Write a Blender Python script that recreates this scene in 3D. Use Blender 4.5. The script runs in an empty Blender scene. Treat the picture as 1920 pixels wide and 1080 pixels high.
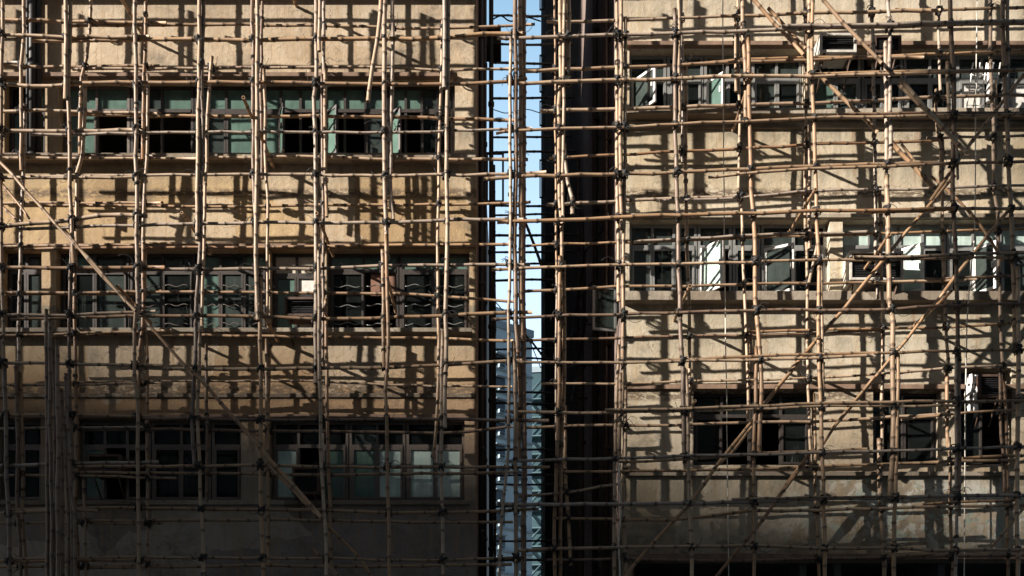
import bpy, bmesh, math, random
from mathutils import Vector, Matrix
random.seed(11)
S = bpy.context.scene
COL = S.collection
R = math.radians
# ------------------------------------------------------------------ camera frame
F, CY, CZ, VH = 1766.0, -16.5, 1.6, 1360.0
def P(u, v, y):
    d = y - CY
    return Vector(((u-960)*d/F, y, CZ+(VH-v)*d/F))
def X(u, y=0): return (u-960)*(y-CY)/F
def Z(v, y=0): return CZ+(VH-v)*(y-CY)/F
YO, YI = -1.33, -0.66            # the two bamboo curtains in front of the facades

# ------------------------------------------------------------------ object helpers
def tag(o, label=None, cat=None, group=None, kind=None):
    if label: o['label'] = label
    if cat: o['category'] = cat
    if group: o['group'] = group
    if kind: o['kind'] = kind
    return o
def empty(name, loc=(0,0,0), rz=0, parent=None):
    o = bpy.data.objects.new(name, None); COL.objects.link(o)
    o.location = loc; o.rotation_euler.z = rz; o.empty_display_size = .2
    if parent: o.parent = parent
    return o
class MB:
    """collects shapes (world coordinates) for ONE mesh object"""
    def __init__(s): s.v=[]; s.f=[]; s.m=[]; s.sm=[]; s.at={}
    def add(s, vs, fs, mi=0, smooth=False):
        b=len(s.v); s.v+= [tuple(p) for p in vs]
        for f in fs: s.f.append([b+i for i in f]); s.m.append(mi); s.sm.append(smooth)
        return b
    def box(s, x0,x1,y0,y1,z0,z1, mi=0, M=None):
        if x0>x1:x0,x1=x1,x0
        if y0>y1:y0,y1=y1,y0
        if z0>z1:z0,z1=z1,z0
        vs=[Vector(p) for p in ((x0,y0,z0),(x1,y0,z0),(x1,y1,z0),(x0,y1,z0),(x0,y0,z1),(x1,y0,z1),(x1,y1,z1),(x0,y1,z1))]
        if M: vs=[M@p for p in vs]
        s.add(vs,[(0,3,2,1),(4,5,6,7),(0,1,5,4),(1,2,6,5),(2,3,7,6),(3,0,4,7)],mi)
    def tube(s, pts, r, n=6, mi=0, cap=True, rs=None):
        pts=[Vector(p) for p in pts]; rings=[]; vs=[]; N=len(pts)
        up=None
        for i,p in enumerate(pts):
            t=(pts[min(i+1,N-1)]-pts[max(i-1,0)])
            if t.length<1e-9: t=Vector((0,0,1))
            t.normalize()
            if up is None:
                a=Vector((0,1,0)) if abs(t.y)<.9 else Vector((1,0,0))
                up=(a-t*a.dot(t)).normalized()
            else:
                up=(up-t*up.dot(t))
                up=up.normalized() if up.length>1e-6 else t.orthogonal().normalized()
            q=t.cross(up); rr=rs[i] if rs else r
            for k in range(n):
                a=2*math.pi*k/n
                vs.append(p+(up*math.cos(a)+q*math.sin(a))*rr)
        fs=[]
        for i in range(N-1):
            for k in range(n):
                k2=(k+1)%n
                fs.append((i*n+k,i*n+k2,(i+1)*n+k2,(i+1)*n+k))
        b=s.add(vs,fs,mi,True)
        if cap:
            s.f.append([b+k for k in range(n-1,-1,-1)]); s.m.append(mi); s.sm.append(False)
            s.f.append([b+(N-1)*n+k for k in range(n)]); s.m.append(mi); s.sm.append(False)
        return b
    def build(s, name, mats, parent=None, origin=None, bevel=0):
        me=bpy.data.meshes.new(name)
        o3=Vector(origin) if origin else Vector((0,0,0))
        base=o3
        me.from_pydata([tuple(Vector(p)-base) for p in s.v],[],s.f)
        for m in (mats if isinstance(mats,(list,tuple)) else [mats]): me.materials.append(m)
        me.polygons.foreach_set('material_index', s.m)
        me.polygons.foreach_set('use_smooth', s.sm)
        for k,vals in s.at.items():
            a=me.attributes.new(k,'FLOAT','POINT'); a.data.foreach_set('value',vals)
        me.update()
        o=bpy.data.objects.new(name,me); COL.objects.link(o)
        if parent:
            o.parent=parent; o.location=base-Vector(world_loc(parent))
        else: o.location=base
        if bevel:
            bv=o.modifiers.new('bevel','BEVEL'); bv.width=bevel; bv.segments=2; bv.limit_method='ANGLE'
        return o
def world_loc(o):
    p=Vector(o.location)
    while o.parent: o=o.parent; p+=Vector(o.location)
    return p

# ------------------------------------------------------------------ materials
def newmat(name):
    m=bpy.data.materials.new(name); m.use_nodes=True
    nt=m.node_tree; b=nt.nodes['Principled BSDF']
    return m,nt,b
def N(nt,t,**k):
    n=nt.nodes.new(t)
    for a,v in k.items():
        if a in n.inputs: n.inputs[a].default_value=v
        else: setattr(n,a,v)
    return n
def noise(nt,scale,detail=6,rough=.6,vec=None,dist=0):
    n=N(nt,'ShaderNodeTexNoise'); n.inputs['Scale'].default_value=scale
    n.inputs['Detail'].default_value=detail; n.inputs['Roughness'].default_value=rough
    n.inputs['Distortion'].default_value=dist
    if vec: nt.links.new(vec,n.inputs['Vector'])
    return n.outputs['Fac']
def ramp(nt,fac,stops):
    r=N(nt,'ShaderNodeValToRGB'); e=r.color_ramp.elements
    while len(e)>1: e.remove(e[-1])
    e[0].position=stops[0][0]; c=stops[0][1]; e[0].color=(*c,1) if hasattr(c,'__len__') else (c,c,c,1)
    for p,c in stops[1:]:
        x=e.new(p); x.color=(*c,1) if hasattr(c,'__len__') else (c,c,c,1)
    nt.links.new(fac,r.inputs['Fac']); return r.outputs['Color']
def mix(nt,fac,a,b,mode='MIX'):
    n=N(nt,'ShaderNodeMix'); n.data_type='RGBA'; n.blend_type=mode
    for i,v in ((0,fac),(6,a),(7,b)):
        if hasattr(v,'is_linked'): nt.links.new(v,n.inputs[i])
        elif i==0: n.inputs[0].default_value=v
        else: n.inputs[i].default_value=(*v,1)
    return n.outputs[2]
def mathn(nt,op,a,b=None):
    n=N(nt,'ShaderNodeMath'); n.operation=op
    for i,v in ((0,a),(1,b)):
        if v is None: continue
        if hasattr(v,'is_linked'): nt.links.new(v,n.inputs[i])
        else: n.inputs[i].default_value=v
    return n.outputs[0]
def pos(nt): return N(nt,'ShaderNodeNewGeometry').outputs['Position']
def scaled(nt,vec,sc):
    m=N(nt,'ShaderNodeMapping'); m.inputs['Scale'].default_value=sc
    nt.links.new(vec,m.inputs['Vector']); return m.outputs['Vector']
def bump(nt,b,h,strength=.3,dist=.02):
    n=N(nt,'ShaderNodeBump'); n.inputs['Strength'].default_value=strength; n.inputs['Distance'].default_value=dist
    nt.links.new(h,n.inputs['Height']); nt.links.new(n.outputs['Normal'],b.inputs['Normal'])

def mat_plain(name,c,rough=.6,metal=0,var=.25,scale=9,bmp=.1):
    m,nt,b=newmat(name)
    f=noise(nt,scale,5,.65,pos(nt))
    lo=tuple(x*(1-var) for x in c); hi=tuple(min(1,x*(1+var)) for x in c)
    nt.links.new(ramp(nt,f,[(.3,lo),(.7,hi)]),b.inputs['Base Color'])
    b.inputs['Roughness'].default_value=rough; b.inputs['Metallic'].default_value=metal
    if bmp: bump(nt,b,f,bmp,.01)
    return m

def mat_bamboo(name,light,dark,grey):
    m,nt,b=newmat(name)
    def at(n): 
        a=N(nt,'ShaderNodeAttribute'); a.attribute_name=n; return a.outputs['Fac']
    oi=N(nt,'ShaderNodeObjectInfo').outputs['Random']
    c=mix(nt,at('tone'),dark,light)
    g=ramp(nt,oi,[(.55,0.0),(.95,.75)])
    c=mix(nt,g,c,grey)
    tc=N(nt,'ShaderNodeTexCoord').outputs['Object']
    c=mix(nt,ramp(nt,noise(nt,14,5,.7,tc),[(.42,0.0),(.72,.55)]),c,(.19,.12,.07))
    c=mix(nt,ramp(nt,noise(nt,3.1,4,.6,tc),[(.45,0.0),(.75,.4)]),c,(.33,.27,.2))
    c=mix(nt,mathn(nt,'MULTIPLY',at('node_hole'),.92),c,(.07,.045,.028))
    nt.links.new(c,b.inputs['Base Color'])
    b.inputs['Roughness'].default_value=.52
    bump(nt,b,noise(nt,60,3,.6,tc),.15,.004)
    return m

LEDGE=[(Z(-60),1.0,.85),(Z(308),.5,.7),(Z(631),.6,.6),(Z(243),.5,.75),(Z(572),.7,.75),(Z(893),.6,.7)]
TORN=[Z(362),Z(742),Z(728)]
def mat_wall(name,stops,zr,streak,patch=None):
    """plaster: colour stops by height, mottling, rain streaks, optional peeled patches"""
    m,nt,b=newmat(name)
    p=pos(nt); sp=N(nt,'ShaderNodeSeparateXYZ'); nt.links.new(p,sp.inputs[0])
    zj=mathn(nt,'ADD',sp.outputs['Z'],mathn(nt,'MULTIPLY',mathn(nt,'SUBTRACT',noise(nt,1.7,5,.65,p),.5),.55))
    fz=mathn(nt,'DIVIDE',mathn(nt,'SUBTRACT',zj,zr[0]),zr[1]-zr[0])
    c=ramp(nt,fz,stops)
    big=noise(nt,.9,7,.68,p,.3)
    c=mix(nt,ramp(nt,big,[(.32,.0),(.62,.85)]),c,mix(nt,.6,c,(.3,.24,.17),'MULTIPLY'))
    # replastered and faded panels
    vp=N(nt,'ShaderNodeTexVoronoi'); vp.distance='CHEBYCHEV'; vp.inputs['Scale'].default_value=.62
    nw=N(nt,'ShaderNodeTexNoise'); nw.inputs['Scale'].default_value=3.0; nw.inputs['Detail'].default_value=5; nt.links.new(p,nw.inputs['Vector'])
    wv=N(nt,'ShaderNodeVectorMath'); wv.operation='MULTIPLY_ADD'; nt.links.new(nw.outputs['Color'],wv.inputs[0]); wv.inputs[1].default_value=(.22,.22,.22); nt.links.new(p,wv.inputs[2])
    nt.links.new(wv.outputs[0],vp.inputs['Vector'])
    sc_=N(nt,'ShaderNodeSeparateColor'); nt.links.new(vp.outputs['Color'],sc_.inputs[0])
    c=mix(nt,ramp(nt,sc_.outputs[0],[(.55,0.0),(.66,.45),(1,.55)]),c,mix(nt,.65,c,(.62,.55,.46),'MULTIPLY'))
    c=mix(nt,ramp(nt,sc_.outputs[1],[(.7,0.0),(.74,.35)]),c,(.6,.54,.44))
    # soft mottling
    c=mix(nt,ramp(nt,noise(nt,5.5,8,.72,p),[(.35,0.0),(.75,.45)]),c,streak)
    # vertical rain streaks
    st=noise(nt,1.0,6,.62,scaled(nt,p,(9,9,.55)))
    c=mix(nt,ramp(nt,st,[(.5,0.0),(.68,.6)]),c,streak)
    st2=noise(nt,1.0,5,.6,scaled(nt,p,(26,26,.8)))
    c=mix(nt,ramp(nt,st2,[(.56,0.0),(.74,.55)]),c,tuple(x*.55 for x in streak))
    # black mould blotches
    mb=mathn(nt,'MULTIPLY',noise(nt,2.3,9,.75,p,.6),noise(nt,.55,3,.5,p))
    c=mix(nt,ramp(nt,mb,[(.27,0.0),(.42,.85)]),c,(.085,.072,.055))
    # rain-washed grey under every ledge and torn render along the floor lines
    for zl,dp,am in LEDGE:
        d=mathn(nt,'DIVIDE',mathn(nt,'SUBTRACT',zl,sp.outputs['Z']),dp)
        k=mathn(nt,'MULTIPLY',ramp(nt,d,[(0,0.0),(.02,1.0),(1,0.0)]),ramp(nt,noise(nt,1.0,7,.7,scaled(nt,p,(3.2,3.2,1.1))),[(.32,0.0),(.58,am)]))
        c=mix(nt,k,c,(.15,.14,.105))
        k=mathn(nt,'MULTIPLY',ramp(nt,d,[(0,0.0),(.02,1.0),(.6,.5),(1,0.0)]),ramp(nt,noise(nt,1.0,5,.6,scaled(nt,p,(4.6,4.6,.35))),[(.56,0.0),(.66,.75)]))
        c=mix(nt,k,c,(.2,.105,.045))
    for zl in TORN:
        d=mathn(nt,'ABSOLUTE',mathn(nt,'SUBTRACT',sp.outputs['Z'],zl))
        k=mathn(nt,'MULTIPLY',ramp(nt,mathn(nt,'DIVIDE',d,.11),[(0,1.0),(.5,.8),(1,0.0)]),ramp(nt,noise(nt,1.0,7,.75,scaled(nt,p,(7,7,16))),[(.44,0.0),(.5,.92)]))
        c=mix(nt,k,c,(.1,.07,.045))
    if patch:
        z0,z1,cp,cg=patch
        w=ramp(nt,sp.outputs['Z'],[(0,0.0),(1,0.0)])
        zf=mathn(nt,'DIVIDE',mathn(nt,'SUBTRACT',sp.outputs['Z'],z0),z1-z0)
        band=ramp(nt,mathn(nt,'ADD',zf,mathn(nt,'MULTIPLY',mathn(nt,'SUBTRACT',noise(nt,1.1,5,.6,p),.5),.9)),[(.15,0.0),(.4,1.0),(.75,1.0),(1,0.0)])
        xb=ramp(nt,mathn(nt,'DIVIDE',sp.outputs['X'],10.0),[(.4,0.0),(.66,1.0)])
        pk=ramp(nt,noise(nt,2.6,8,.7,p,.8),[(.5,0.0),(.53,1.0)])
        pg=ramp(nt,noise(nt,3.9,8,.7,scaled(nt,p,(1,1,1.3)),.9),[(.55,0.0),(.57,1.0)])
        k=mathn(nt,'MULTIPLY',band,xb)
        c=mix(nt,mathn(nt,'MULTIPLY',k,pk),c,cp)
        c=mix(nt,mathn(nt,'MULTIPLY',k,pg),c,cg)
    # hairline cracks
    vo=N(nt,'ShaderNodeTexVoronoi'); vo.feature='DISTANCE_TO_EDGE'; vo.inputs['Scale'].default_value=.75
    nz=N(nt,'ShaderNodeTexNoise'); nz.inputs['Scale'].default_value=2.2; nz.inputs['Detail'].default_value=6
    nt.links.new(p,nz.inputs['Vector'])
    va=N(nt,'ShaderNodeVectorMath'); va.operation='ADD'
    nt.links.new(p,va.inputs[0]); nt.links.new(nz.outputs['Color'],va.inputs[1]); nt.links.new(va.outputs[0],vo.inputs['Vector'])
    c=mix(nt,ramp(nt,vo.outputs['Distance'],[(0,.6),(.006,0.0)]),c,(.08,.06,.045))
    nt.links.new(c,b.inputs['Base Color'])
    b.inputs['Roughness'].default_value=.9
    h=mathn(nt,'ADD',noise(nt,7,8,.7,p),mathn(nt,'MULTIPLY',noise(nt,55,4,.6,p),.25))
    bump(nt,b,h,.55,.03)
    return m

def mat_glass(name,tint,diff,alpha,rough=.06):
    """dusty window glass: see-through share alpha, dust/frost colour diff"""
    m,nt,b=newmat(name)
    p=pos(nt)
    f=noise(nt,3.2,6,.65,p)
    lo=tuple(x*.7 for x in diff); hi=tuple(min(1,x*1.2) for x in diff)
    st=noise(nt,1.0,5,.6,scaled(nt,p,(14,14,.9)))
    c=mix(nt,ramp(nt,st,[(.45,0.0),(.75,.5)]),ramp(nt,f,[(.3,lo),(.7,hi)]),tuple(x*.5 for x in diff))
    nt.links.new(c,b.inputs['Base Color'])
    b.inputs['Roughness'].default_value=rough; b.inputs['IOR'].default_value=1.5
    bump(nt,b,noise(nt,1.4,2,.5,p),.03,.02)
    tr=N(nt,'ShaderNodeBsdfTransparent'); tr.inputs['Color'].default_value=(*tint,1)
    fr=N(nt,'ShaderNodeFresnel'); fr.inputs['IOR'].default_value=1.5
    k=mathn(nt,'MULTIPLY',mathn(nt,'SUBTRACT',1.0,fr.outputs[0]),alpha)
    mx=N(nt,'ShaderNodeMixShader'); nt.links.new(k,mx.inputs[0])
    nt.links.new(b.outputs[0],mx.inputs[1]); nt.links.new(tr.outputs[0],mx.inputs[2])
    nt.links.new(mx.outputs[0],nt.nodes['Material Output'].inputs['Surface'])
    return m

M={}
M['bamboo']=mat_bamboo('bamboo_tan',(.46,.33,.22),(.27,.17,.1),(.33,.29,.26))
M['bamboo_red']=mat_bamboo('bamboo_russet',(.4,.25,.135),(.25,.13,.065),(.31,.21,.13))
M['bamboo_old_shaded']=mat_bamboo('bamboo_weathered_shaded',(.2,.12,.075),(.12,.07,.045),(.15,.11,.09))  # darkest cane tone: real weathering, and canes painted dark for shade
M['tie']=mat_plain('black_nylon_strip',(.018,.017,.016),.7,0,.4,30)
M['wallL']=mat_wall('ochre_plaster',[(0,(.25,.235,.245)),(.27,(.26,.24,.245)),(.34,(.31,.26,.22)),(.46,(.4,.25,.13)),(.53,(.44,.33,.21)),(.6,(.44,.33,.21)),(.74,(.52,.37,.19)),(.88,(.6,.49,.35)),(1,(.55,.46,.35))],(1.6,14.2),(.33,.22,.12))  # storey paints; lowest stops also carry the bluish tint of their shade
M['wallR']=mat_wall('cream_plaster',[(0,(.3,.26,.21)),(.32,(.4,.33,.25)),(.45,(.54,.48,.38)),(.62,(.64,.57,.45)),(.8,(.66,.57,.42)),(1,(.68,.6,.48))],(1.6,14.2),(.4,.3,.17),(Z(1050),Z(885),(.5,.48,.42),(.3,.36,.3)))  # plaster colour darkens towards the base
M['sidewall']=mat_plain('shade_dark_side_render',(.19,.14,.12),.9,0,.35,1.6,.4)  # base colour darkened to put the alley's shade into the render
M['backwall']=mat_plain('shade_dark_render',(.05,.043,.038),.9,0,.3,1.5,.4)  # near-black colour stands in for deep shade in the gap
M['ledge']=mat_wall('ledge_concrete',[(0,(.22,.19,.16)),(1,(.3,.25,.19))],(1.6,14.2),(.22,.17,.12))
M['ledge_brown_shade']=mat_plain('shade_brown_concrete',(.2,.13,.09),.85,0,.3,6,.3)  # dark brown stands in for the shade at the window heads
M['interior']=mat_plain('room_shade_plaster',(.12,.11,.1),.9,0,.2,2)  # dark grey puts the rooms' darkness into the plaster colour
M['frame_dark']=mat_plain('dark_steel_frame',(.05,.042,.038),.45,.2,.3,20)
M['frame_grey']=mat_plain('grey_brown_steel_frame',(.13,.105,.09),.5,.1,.25,20)
M['frame_alu']=mat_plain('aluminium_frame',(.27,.27,.26),.4,.3,.15,25)
M['frame_white']=mat_plain('white_painted_frame',(.72,.7,.66),.5,0,.12,18)
M['g_dark']=mat_glass('clear_dusty_glass',(.5,.55,.53),(.03,.037,.035),.75)
M['g_grey']=mat_glass('grey_dusty_glass',(.4,.45,.43),(.075,.095,.088),.5)
M['g_green']=mat_glass('green_frosted_glass',(.5,.7,.6),(.13,.21,.175),.25,.12)
M['g_pale']=mat_glass('pale_green_frosted_glass',(.6,.8,.75),(.5,.62,.57),.06,.12)
M['curtain']=mat_plain('white_curtain',(.6,.58,.54),.9,0,.2,10)
M['curtain_dim']=mat_plain('faded_green_curtain',(.2,.22,.19),.95,0,.25,8)
M['board']=mat_plain('rust_brown_board',(.17,.085,.055),.8,0,.3,6)
M['beige_board']=mat_plain('beige_board',(.5,.44,.35),.8,0,.2,5)
M['ac_case']=mat_plain('stained_white_enamel',(.5,.47,.42),.5,0,.3,6)
M['ac_dark']=mat_plain('black_fin_grille',(.025,.025,.027),.6,.2,.3,30)
M['rust']=mat_plain('rusty_steel',(.09,.055,.04),.7,.3,.4,14)
M['pipe']=mat_plain('black_iron_pipe',(.03,.028,.028),.55,.2,.3,12)
M['rope']=mat_plain('white_rope',(.6,.57,.5),.9,0,.2,40)
M['wire']=mat_plain('black_wire',(.02,.02,.022),.6,0,.2,20)
M['cloth']=mat_plain('white_cloth',(.72,.7,.68),.95,0,.15,8)
M['tower_blue']=mat_plain('hazed_pale_blue_tower',(.4,.52,.58),.8,0,.12,.4,0)  # blue of distance and sky-lit shade is put into the colour
M['tower_teal']=mat_plain('shaded_teal_tower',(.022,.06,.075),.8,0,.15,.3,0)  # colour darkened so the sunlit face reads as shaded
M['tower_trim']=mat_plain('white_tower_trim',(.24,.31,.35),.8,0,.1,.5,0)
M['stair_trim']=mat_plain('grey_blue_stair_concrete',(.07,.13,.15),.8,0,.15,.5,0)
M['tower_win']=mat_plain('dark_tower_window',(.03,.045,.055),.2,0,.3,.6,0)
M['concrete']=mat_plain('grey_concrete',(.3,.28,.26),.9,0,.2,.4)
M['asphalt']=mat_plain('asphalt',(.05,.05,.05),.95,0,.3,3,.4)
M['paving']=mat_plain('concrete_paving',(.25,.24,.23),.9,0,.2,2,.3)
M['ground']=mat_plain('bare_ground',(.16,.15,.14),.95,0,.25,.5)
M['paint']=mat_plain('white_road_paint',(.7,.7,.68),.7,0,.15,6)

# ------------------------------------------------------------------ ground
def sheet(name,x0,x1,y0,y1,z,m):
    b=MB(); b.add([(x0,y0,z),(x1,y0,z),(x1,y1,z),(x0,y1,z)],[(0,1,2,3)])
    return tag(b.build(name,M[m]),kind='structure')
sheet('ground',-1500,1500,-1500,1500,-.13,'ground')
sheet('road',-300,300,-19,-6,-.125,'asphalt')
b=MB(); b.box(-300,300,-6,-.0,-.124,0); tag(b.build('pavement',M['paving']),kind='structure')
b=MB(); b.box(-300,300,-25,-19,-.124,0); tag(b.build('pavement',M['paving']),kind='structure')
b=MB()
for i in range(-20,20): b.add([(i*6,-12.57,-.121),(i*6+3,-12.57,-.121),(i*6+3,-12.43,-.121),(i*6,-12.43,-.121)],[(0,1,2,3)])
tag(b.build('road_marking',M['paint']),kind='structure')
sheet('alley_paving',-.62,1.95,0,60,-.12,'paving')

# ------------------------------------------------------------------ buildings
def wall_mesh(x0,x1,z0,z1,holes,t=.24):
    xs=sorted({x0,x1,*[h[0] for h in holes],*[h[1] for h in holes]})
    zs=sorted({z0,z1,*[h[2] for h in holes],*[h[3] for h in holes]})
    xs=[x for x in xs if x0-1e-6<=x<=x1+1e-6]; zs=[z for z in zs if z0-1e-6<=z<=z1+1e-6]
    def solid(i,j):
        if i<0 or j<0 or i>=len(xs)-1 or j>=len(zs)-1: return False
        cx=(xs[i]+xs[i+1])/2; cz=(zs[j]+zs[j+1])/2
        return not any(h[0]<cx<h[1] and h[2]<cz<h[3] for h in holes)
    b=MB()
    for i in range(len(xs)-1):
        for j in range(len(zs)-1):
            if not solid(i,j): continue
            a,c,d,e=xs[i],xs[i+1],zs[j],zs[j+1]
            b.add([(a,0,d),(c,0,d),(c,0,e),(a,0,e)],[(0,1,2,3)])
            b.add([(a,t,d),(c,t,d),(c,t,e),(a,t,e)],[(3,2,1,0)])
            if not solid(i-1,j): b.add([(a,0,d),(a,t,d),(a,t,e),(a,0,e)],[(3,2,1,0)])
            if not solid(i+1,j): b.add([(c,0,d),(c,t,d),(c,t,e),(c,0,e)],[(0,1,2,3)])
            if not solid(i,j-1): b.add([(a,0,d),(c,0,d),(c,t,d),(a,t,d)],[(3,2,1,0)])
            if not solid(i,j+1): b.add([(a,0,e),(c,0,e),(c,t,e),(a,t,e)],[(0,1,2,3)])
    return b
def bars(b,x0,x1,z0,z1,y0,y1,w,mi=0):
    b.box(x0,x0+w,y0,y1,z0,z1,mi); b.box(x1-w,x1,y0,y1,z0,z1,mi)
    b.box(x0+w,x1-w,y0,y1,z0,z0+w,mi); b.box(x0+w,x1-w,y0,y1,z1-w,z1,mi)

def casement(parent,hinge,w,h,ang,side,fm,gm,fw=.045):
    """open sash: hinge is the lower hinge corner (world); side=+1 sash runs to +x when shut"""
    b=MB()
    bars(b,0,w,0,h,-.018,.018,fw,0)
    b.box(fw,w-fw,-.004,.004,fw,h-fw,1)
    b.box(w-.07,w-.05,-.05,-.018,h*.45,h*.45+.1,0)
    Mx=Matrix.Translation(hinge)@Matrix.Rotation(-ang if side>0 else math.pi+ang,4,'Z')
    b.v=[tuple(Mx@Vector(p)) for p in b.v]
    return b.build('casement',[fm,gm],parent)

def window(bld,u0,u1,v0,v1,cols,vt,fm,tm,sm,cas={},rec=.19,fw=.045,grille=False):
    x0,x1,z0,z1=X(u0),X(u1),Z(v1),Z(v0); zt=Z(vt) if vt else None
    y0,y1=rec-.03,rec+.03
    b=MB(); bars(b,x0,x1,z0,z1,y0,y1,fw)
    n=cols; w=(x1-x0-fw)/n
    cells=[]
    top=z1-fw
    if zt:
        b.box(x0+fw,x1-fw,y0-.012,y1,zt-.03,zt+.03)
        top=zt-.03
    for i in range(n):
        a=x0+fw+i*w-(fw/2 if i else 0); c=x0+fw+(i+1)*w-(fw/2 if i<n-1 else fw)
        if i<n-1:
            m0=x0+fw/2+(i+1)*w
            b.box(m0-fw/2,m0+fw/2,y0-.003,y1-.003,z0+fw,top)
            if zt: b.box(m0-fw/2,m0+fw/2,y0-.003,y1-.003,zt+.03,z1-fw)
        cells.append((a,c))
    fr=b.build('window',fm,bld)
    mats=[M['g_green'],M['g_dark'],M['g_grey'],M['g_pale'],M['board'],M['beige_board'],M['curtain']]
    key={'g':0,'d':1,'k':2,'p':3,'r':4,'b':5,'c':6}
    pb=MB(); sb=MB()
    for i,(a,c) in enumerate(cells):
        if zt and tm[i%len(tm)]!='o': pb.box(a,c,rec-.004,rec+.004,zt+.03,z1-fw,key[tm[i%len(tm)]])
        s=sm[i%len(sm)]
        if i in cas:
            side,ang,g=cas[i]
            hx=a if side>0 else c
            casement(fr,Vector((hx,y0-.02,z0+fw)),(c-a)*.98,top-z0-fw-.01,R(ang),side,M['frame_white'] if bld.location.x>0 else fm,mats[key[g]])
        elif s!='o':
            bars(sb,a+.004,c-.004,z0+fw+.004,top-.004,rec-.05,rec-.006,.035)
            pb.box(a+.04,c-.04,rec-.024,rec-.016,z0+fw+.04,top-.04,key[s])
    if pb.v: pb.build('pane',mats,fr)
    if sb.v: sb.build('sash',fm,fr)
    if grille:
        for (a,c) in cells:
            for vv in grille:
                g=MB(); zz=Z(vv); pts=[]
                for q in range(17):
                    t=q/16; pts.append((a+.06+(c-a-.12)*t,rec-.07,zz+.018*math.sin(t*math.pi*3+a)+.01*math.sin(a*7+vv)))
                g.tube(pts,.0075,5); g.build('grille_bar',M['frame_alu'] if u0>600 else M['frame_grey'],fr)
    return fr

# ---- left building
LX0,LX1=-13.0,X(893)
left=tag(empty('apartment_building',(-6.8,0,0)),'old ochre plaster apartment block with green glass casement rows, left of the narrow gap','apartment building')
def H(u0,u1,v0,v1): return (X(u0),X(u1),Z(v1),Z(v0))
holesL=[H(-420,-30,150,297),H(8,84,150,297),H(110,853,150,297),
        H(-420,-30,467,622),H(5,78,467,622),H(105,500,467,622),H(506,598,467,622),H(612,880,467,622),
        H(-420,-30,785,938),H(-5,76,785,938),H(143,452,785,938),H(506,871,785,938),
        H(-420,880,1150,1290)]
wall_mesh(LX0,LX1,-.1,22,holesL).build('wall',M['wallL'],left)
b=MB()
b.box(LX1-.24,LX1-.003,.243,6.5,-.1,22); b.box(LX0,LX0+.24,.243,6.5,-.1,22); b.box(LX0+.24,LX1-.24,6.26,6.5,-.1,22)
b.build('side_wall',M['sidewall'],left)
b=MB(); b.box(LX0+.24,LX1-.24,.243,6.26,21.7,21.95); b.build('roof',M['concrete'],left)
for v in (1140,775,455,138,-180):
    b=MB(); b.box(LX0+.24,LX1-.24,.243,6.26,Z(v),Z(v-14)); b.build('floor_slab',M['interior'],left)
b=MB(); b.box(LX0+.24,LX1-.24,3.2,3.3,-.05,21.6)
for u in (-200,95,500,606): b.box(X(u)-.06,X(u)+.06,.243,3.2,-.05,21.6)
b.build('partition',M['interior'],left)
# projecting ledges; the brown strips paint in the shade at the window heads
def ledge(bld,u0,u1,v0,v1,pr,m='ledge',nm='ledge'):
    b=MB(); b.box(X(u0),X(u1),-pr,-.002,Z(v1),Z(v0)); return b.build(nm,M[m],bld,bevel=.008)
ledge(left,-440,858,142,150,.1,'ledge_brown_shade'); ledge(left,-440,893,299,308,.2)
ledge(left,-440,893,459,466,.05,'ledge_brown_shade'); ledge(left,-440,886,623,631,.2); ledge(left,-440,893,-26,-10,.22)
ledge(left,-440,893,738,746,.03); ledge(left,-440,893,778,785,.05,'ledge_brown_shade'); ledge(left,-440,880,939,948,.08)
# windows: frames, panes and sashes
fd,fg,fa,fw_=M['frame_dark'],M['frame_grey'],M['frame_alu'],M['frame_white']
window(left,9,83,151,296,2,197,fd,'dg','gk')
window(left,112,236,151,296,2,197,fg,'gg','go')
window(left,238,357,151,296,2,197,fd,'kg','oo')
window(left,359,479,151,296,2,197,fd,'gg','kg')
window(left,481,600,151,296,3,197,fd,'ggg','goo',{1:(1,66,'g')})
window(left,602,724,151,296,3,197,fd,'ggg','ook',{0:(1,40,'g')})
window(left,726,852,151,296,4,197,fd,'ggkk','oodd',{0:(1,40,'g')})
window(left,6,77,468,621,2,500,fd,'kk','dk')
window(left,107,235,468,621,2,500,fd,'gk','dk')
window(left,237,360,468,621,2,500,fd,'kk','kd',grille=(530,567,602))
window(left,362,498,468,621,3,500,fd,'gkg','gkk',grille=(530,567,602))
window(left,508,597,468,621,2,508,fd,'bb','gc')
window(left,614,745,468,621,2,500,fd,'gg','do',grille=(530,567,602))
window(left,747,879,468,621,2,500,fd,'gg','dd',grille=(530,567,602))
b=MB(); b.box(X(692),X(742),.2,.22,Z(545),Z(503)); b.build('board',M['board'],left)
window(left,-4,75,786,937,2,832,fg,'dd','dd')
window(left,145,276,786,937,3,832,fg,'ddd','god')
window(left,278,390,786,937,2,832,fg,'dd','dd')
window(left,392,450,786,937,1,832,fg,'d','d')
window(left,508,650,786,937,3,832,fg,'ddd','pog')
window(left,652,758,786,937,2,832,fg,'kd','gp')
window(left,760,870,786,937,2,832,fg,'dd','pp')
def curtain(fr,u0,u1,v0,v1,m='curtain',y=.32):
    b=MB(); n=int((u1-u0)/2.2)+2
    for i in range(n+1):
        x=X(u0)+(X(u1)-X(u0))*i/n; yy=y+.022*math.sin(i*1.9)+.012*math.sin(i*.7)
        b.v+=[(x,yy,Z(v1)),(x+.008*math.sin(i),yy*.98,Z(v0))]
    for i in range(n): b.f.append([2*i,2*i+2,2*i+3,2*i+1]); b.m.append(0); b.sm.append(True)
    o=b.build('curtain',M[m],fr); so=o.modifiers.new('thick','SOLIDIFY'); so.thickness=.004; return o
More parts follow.
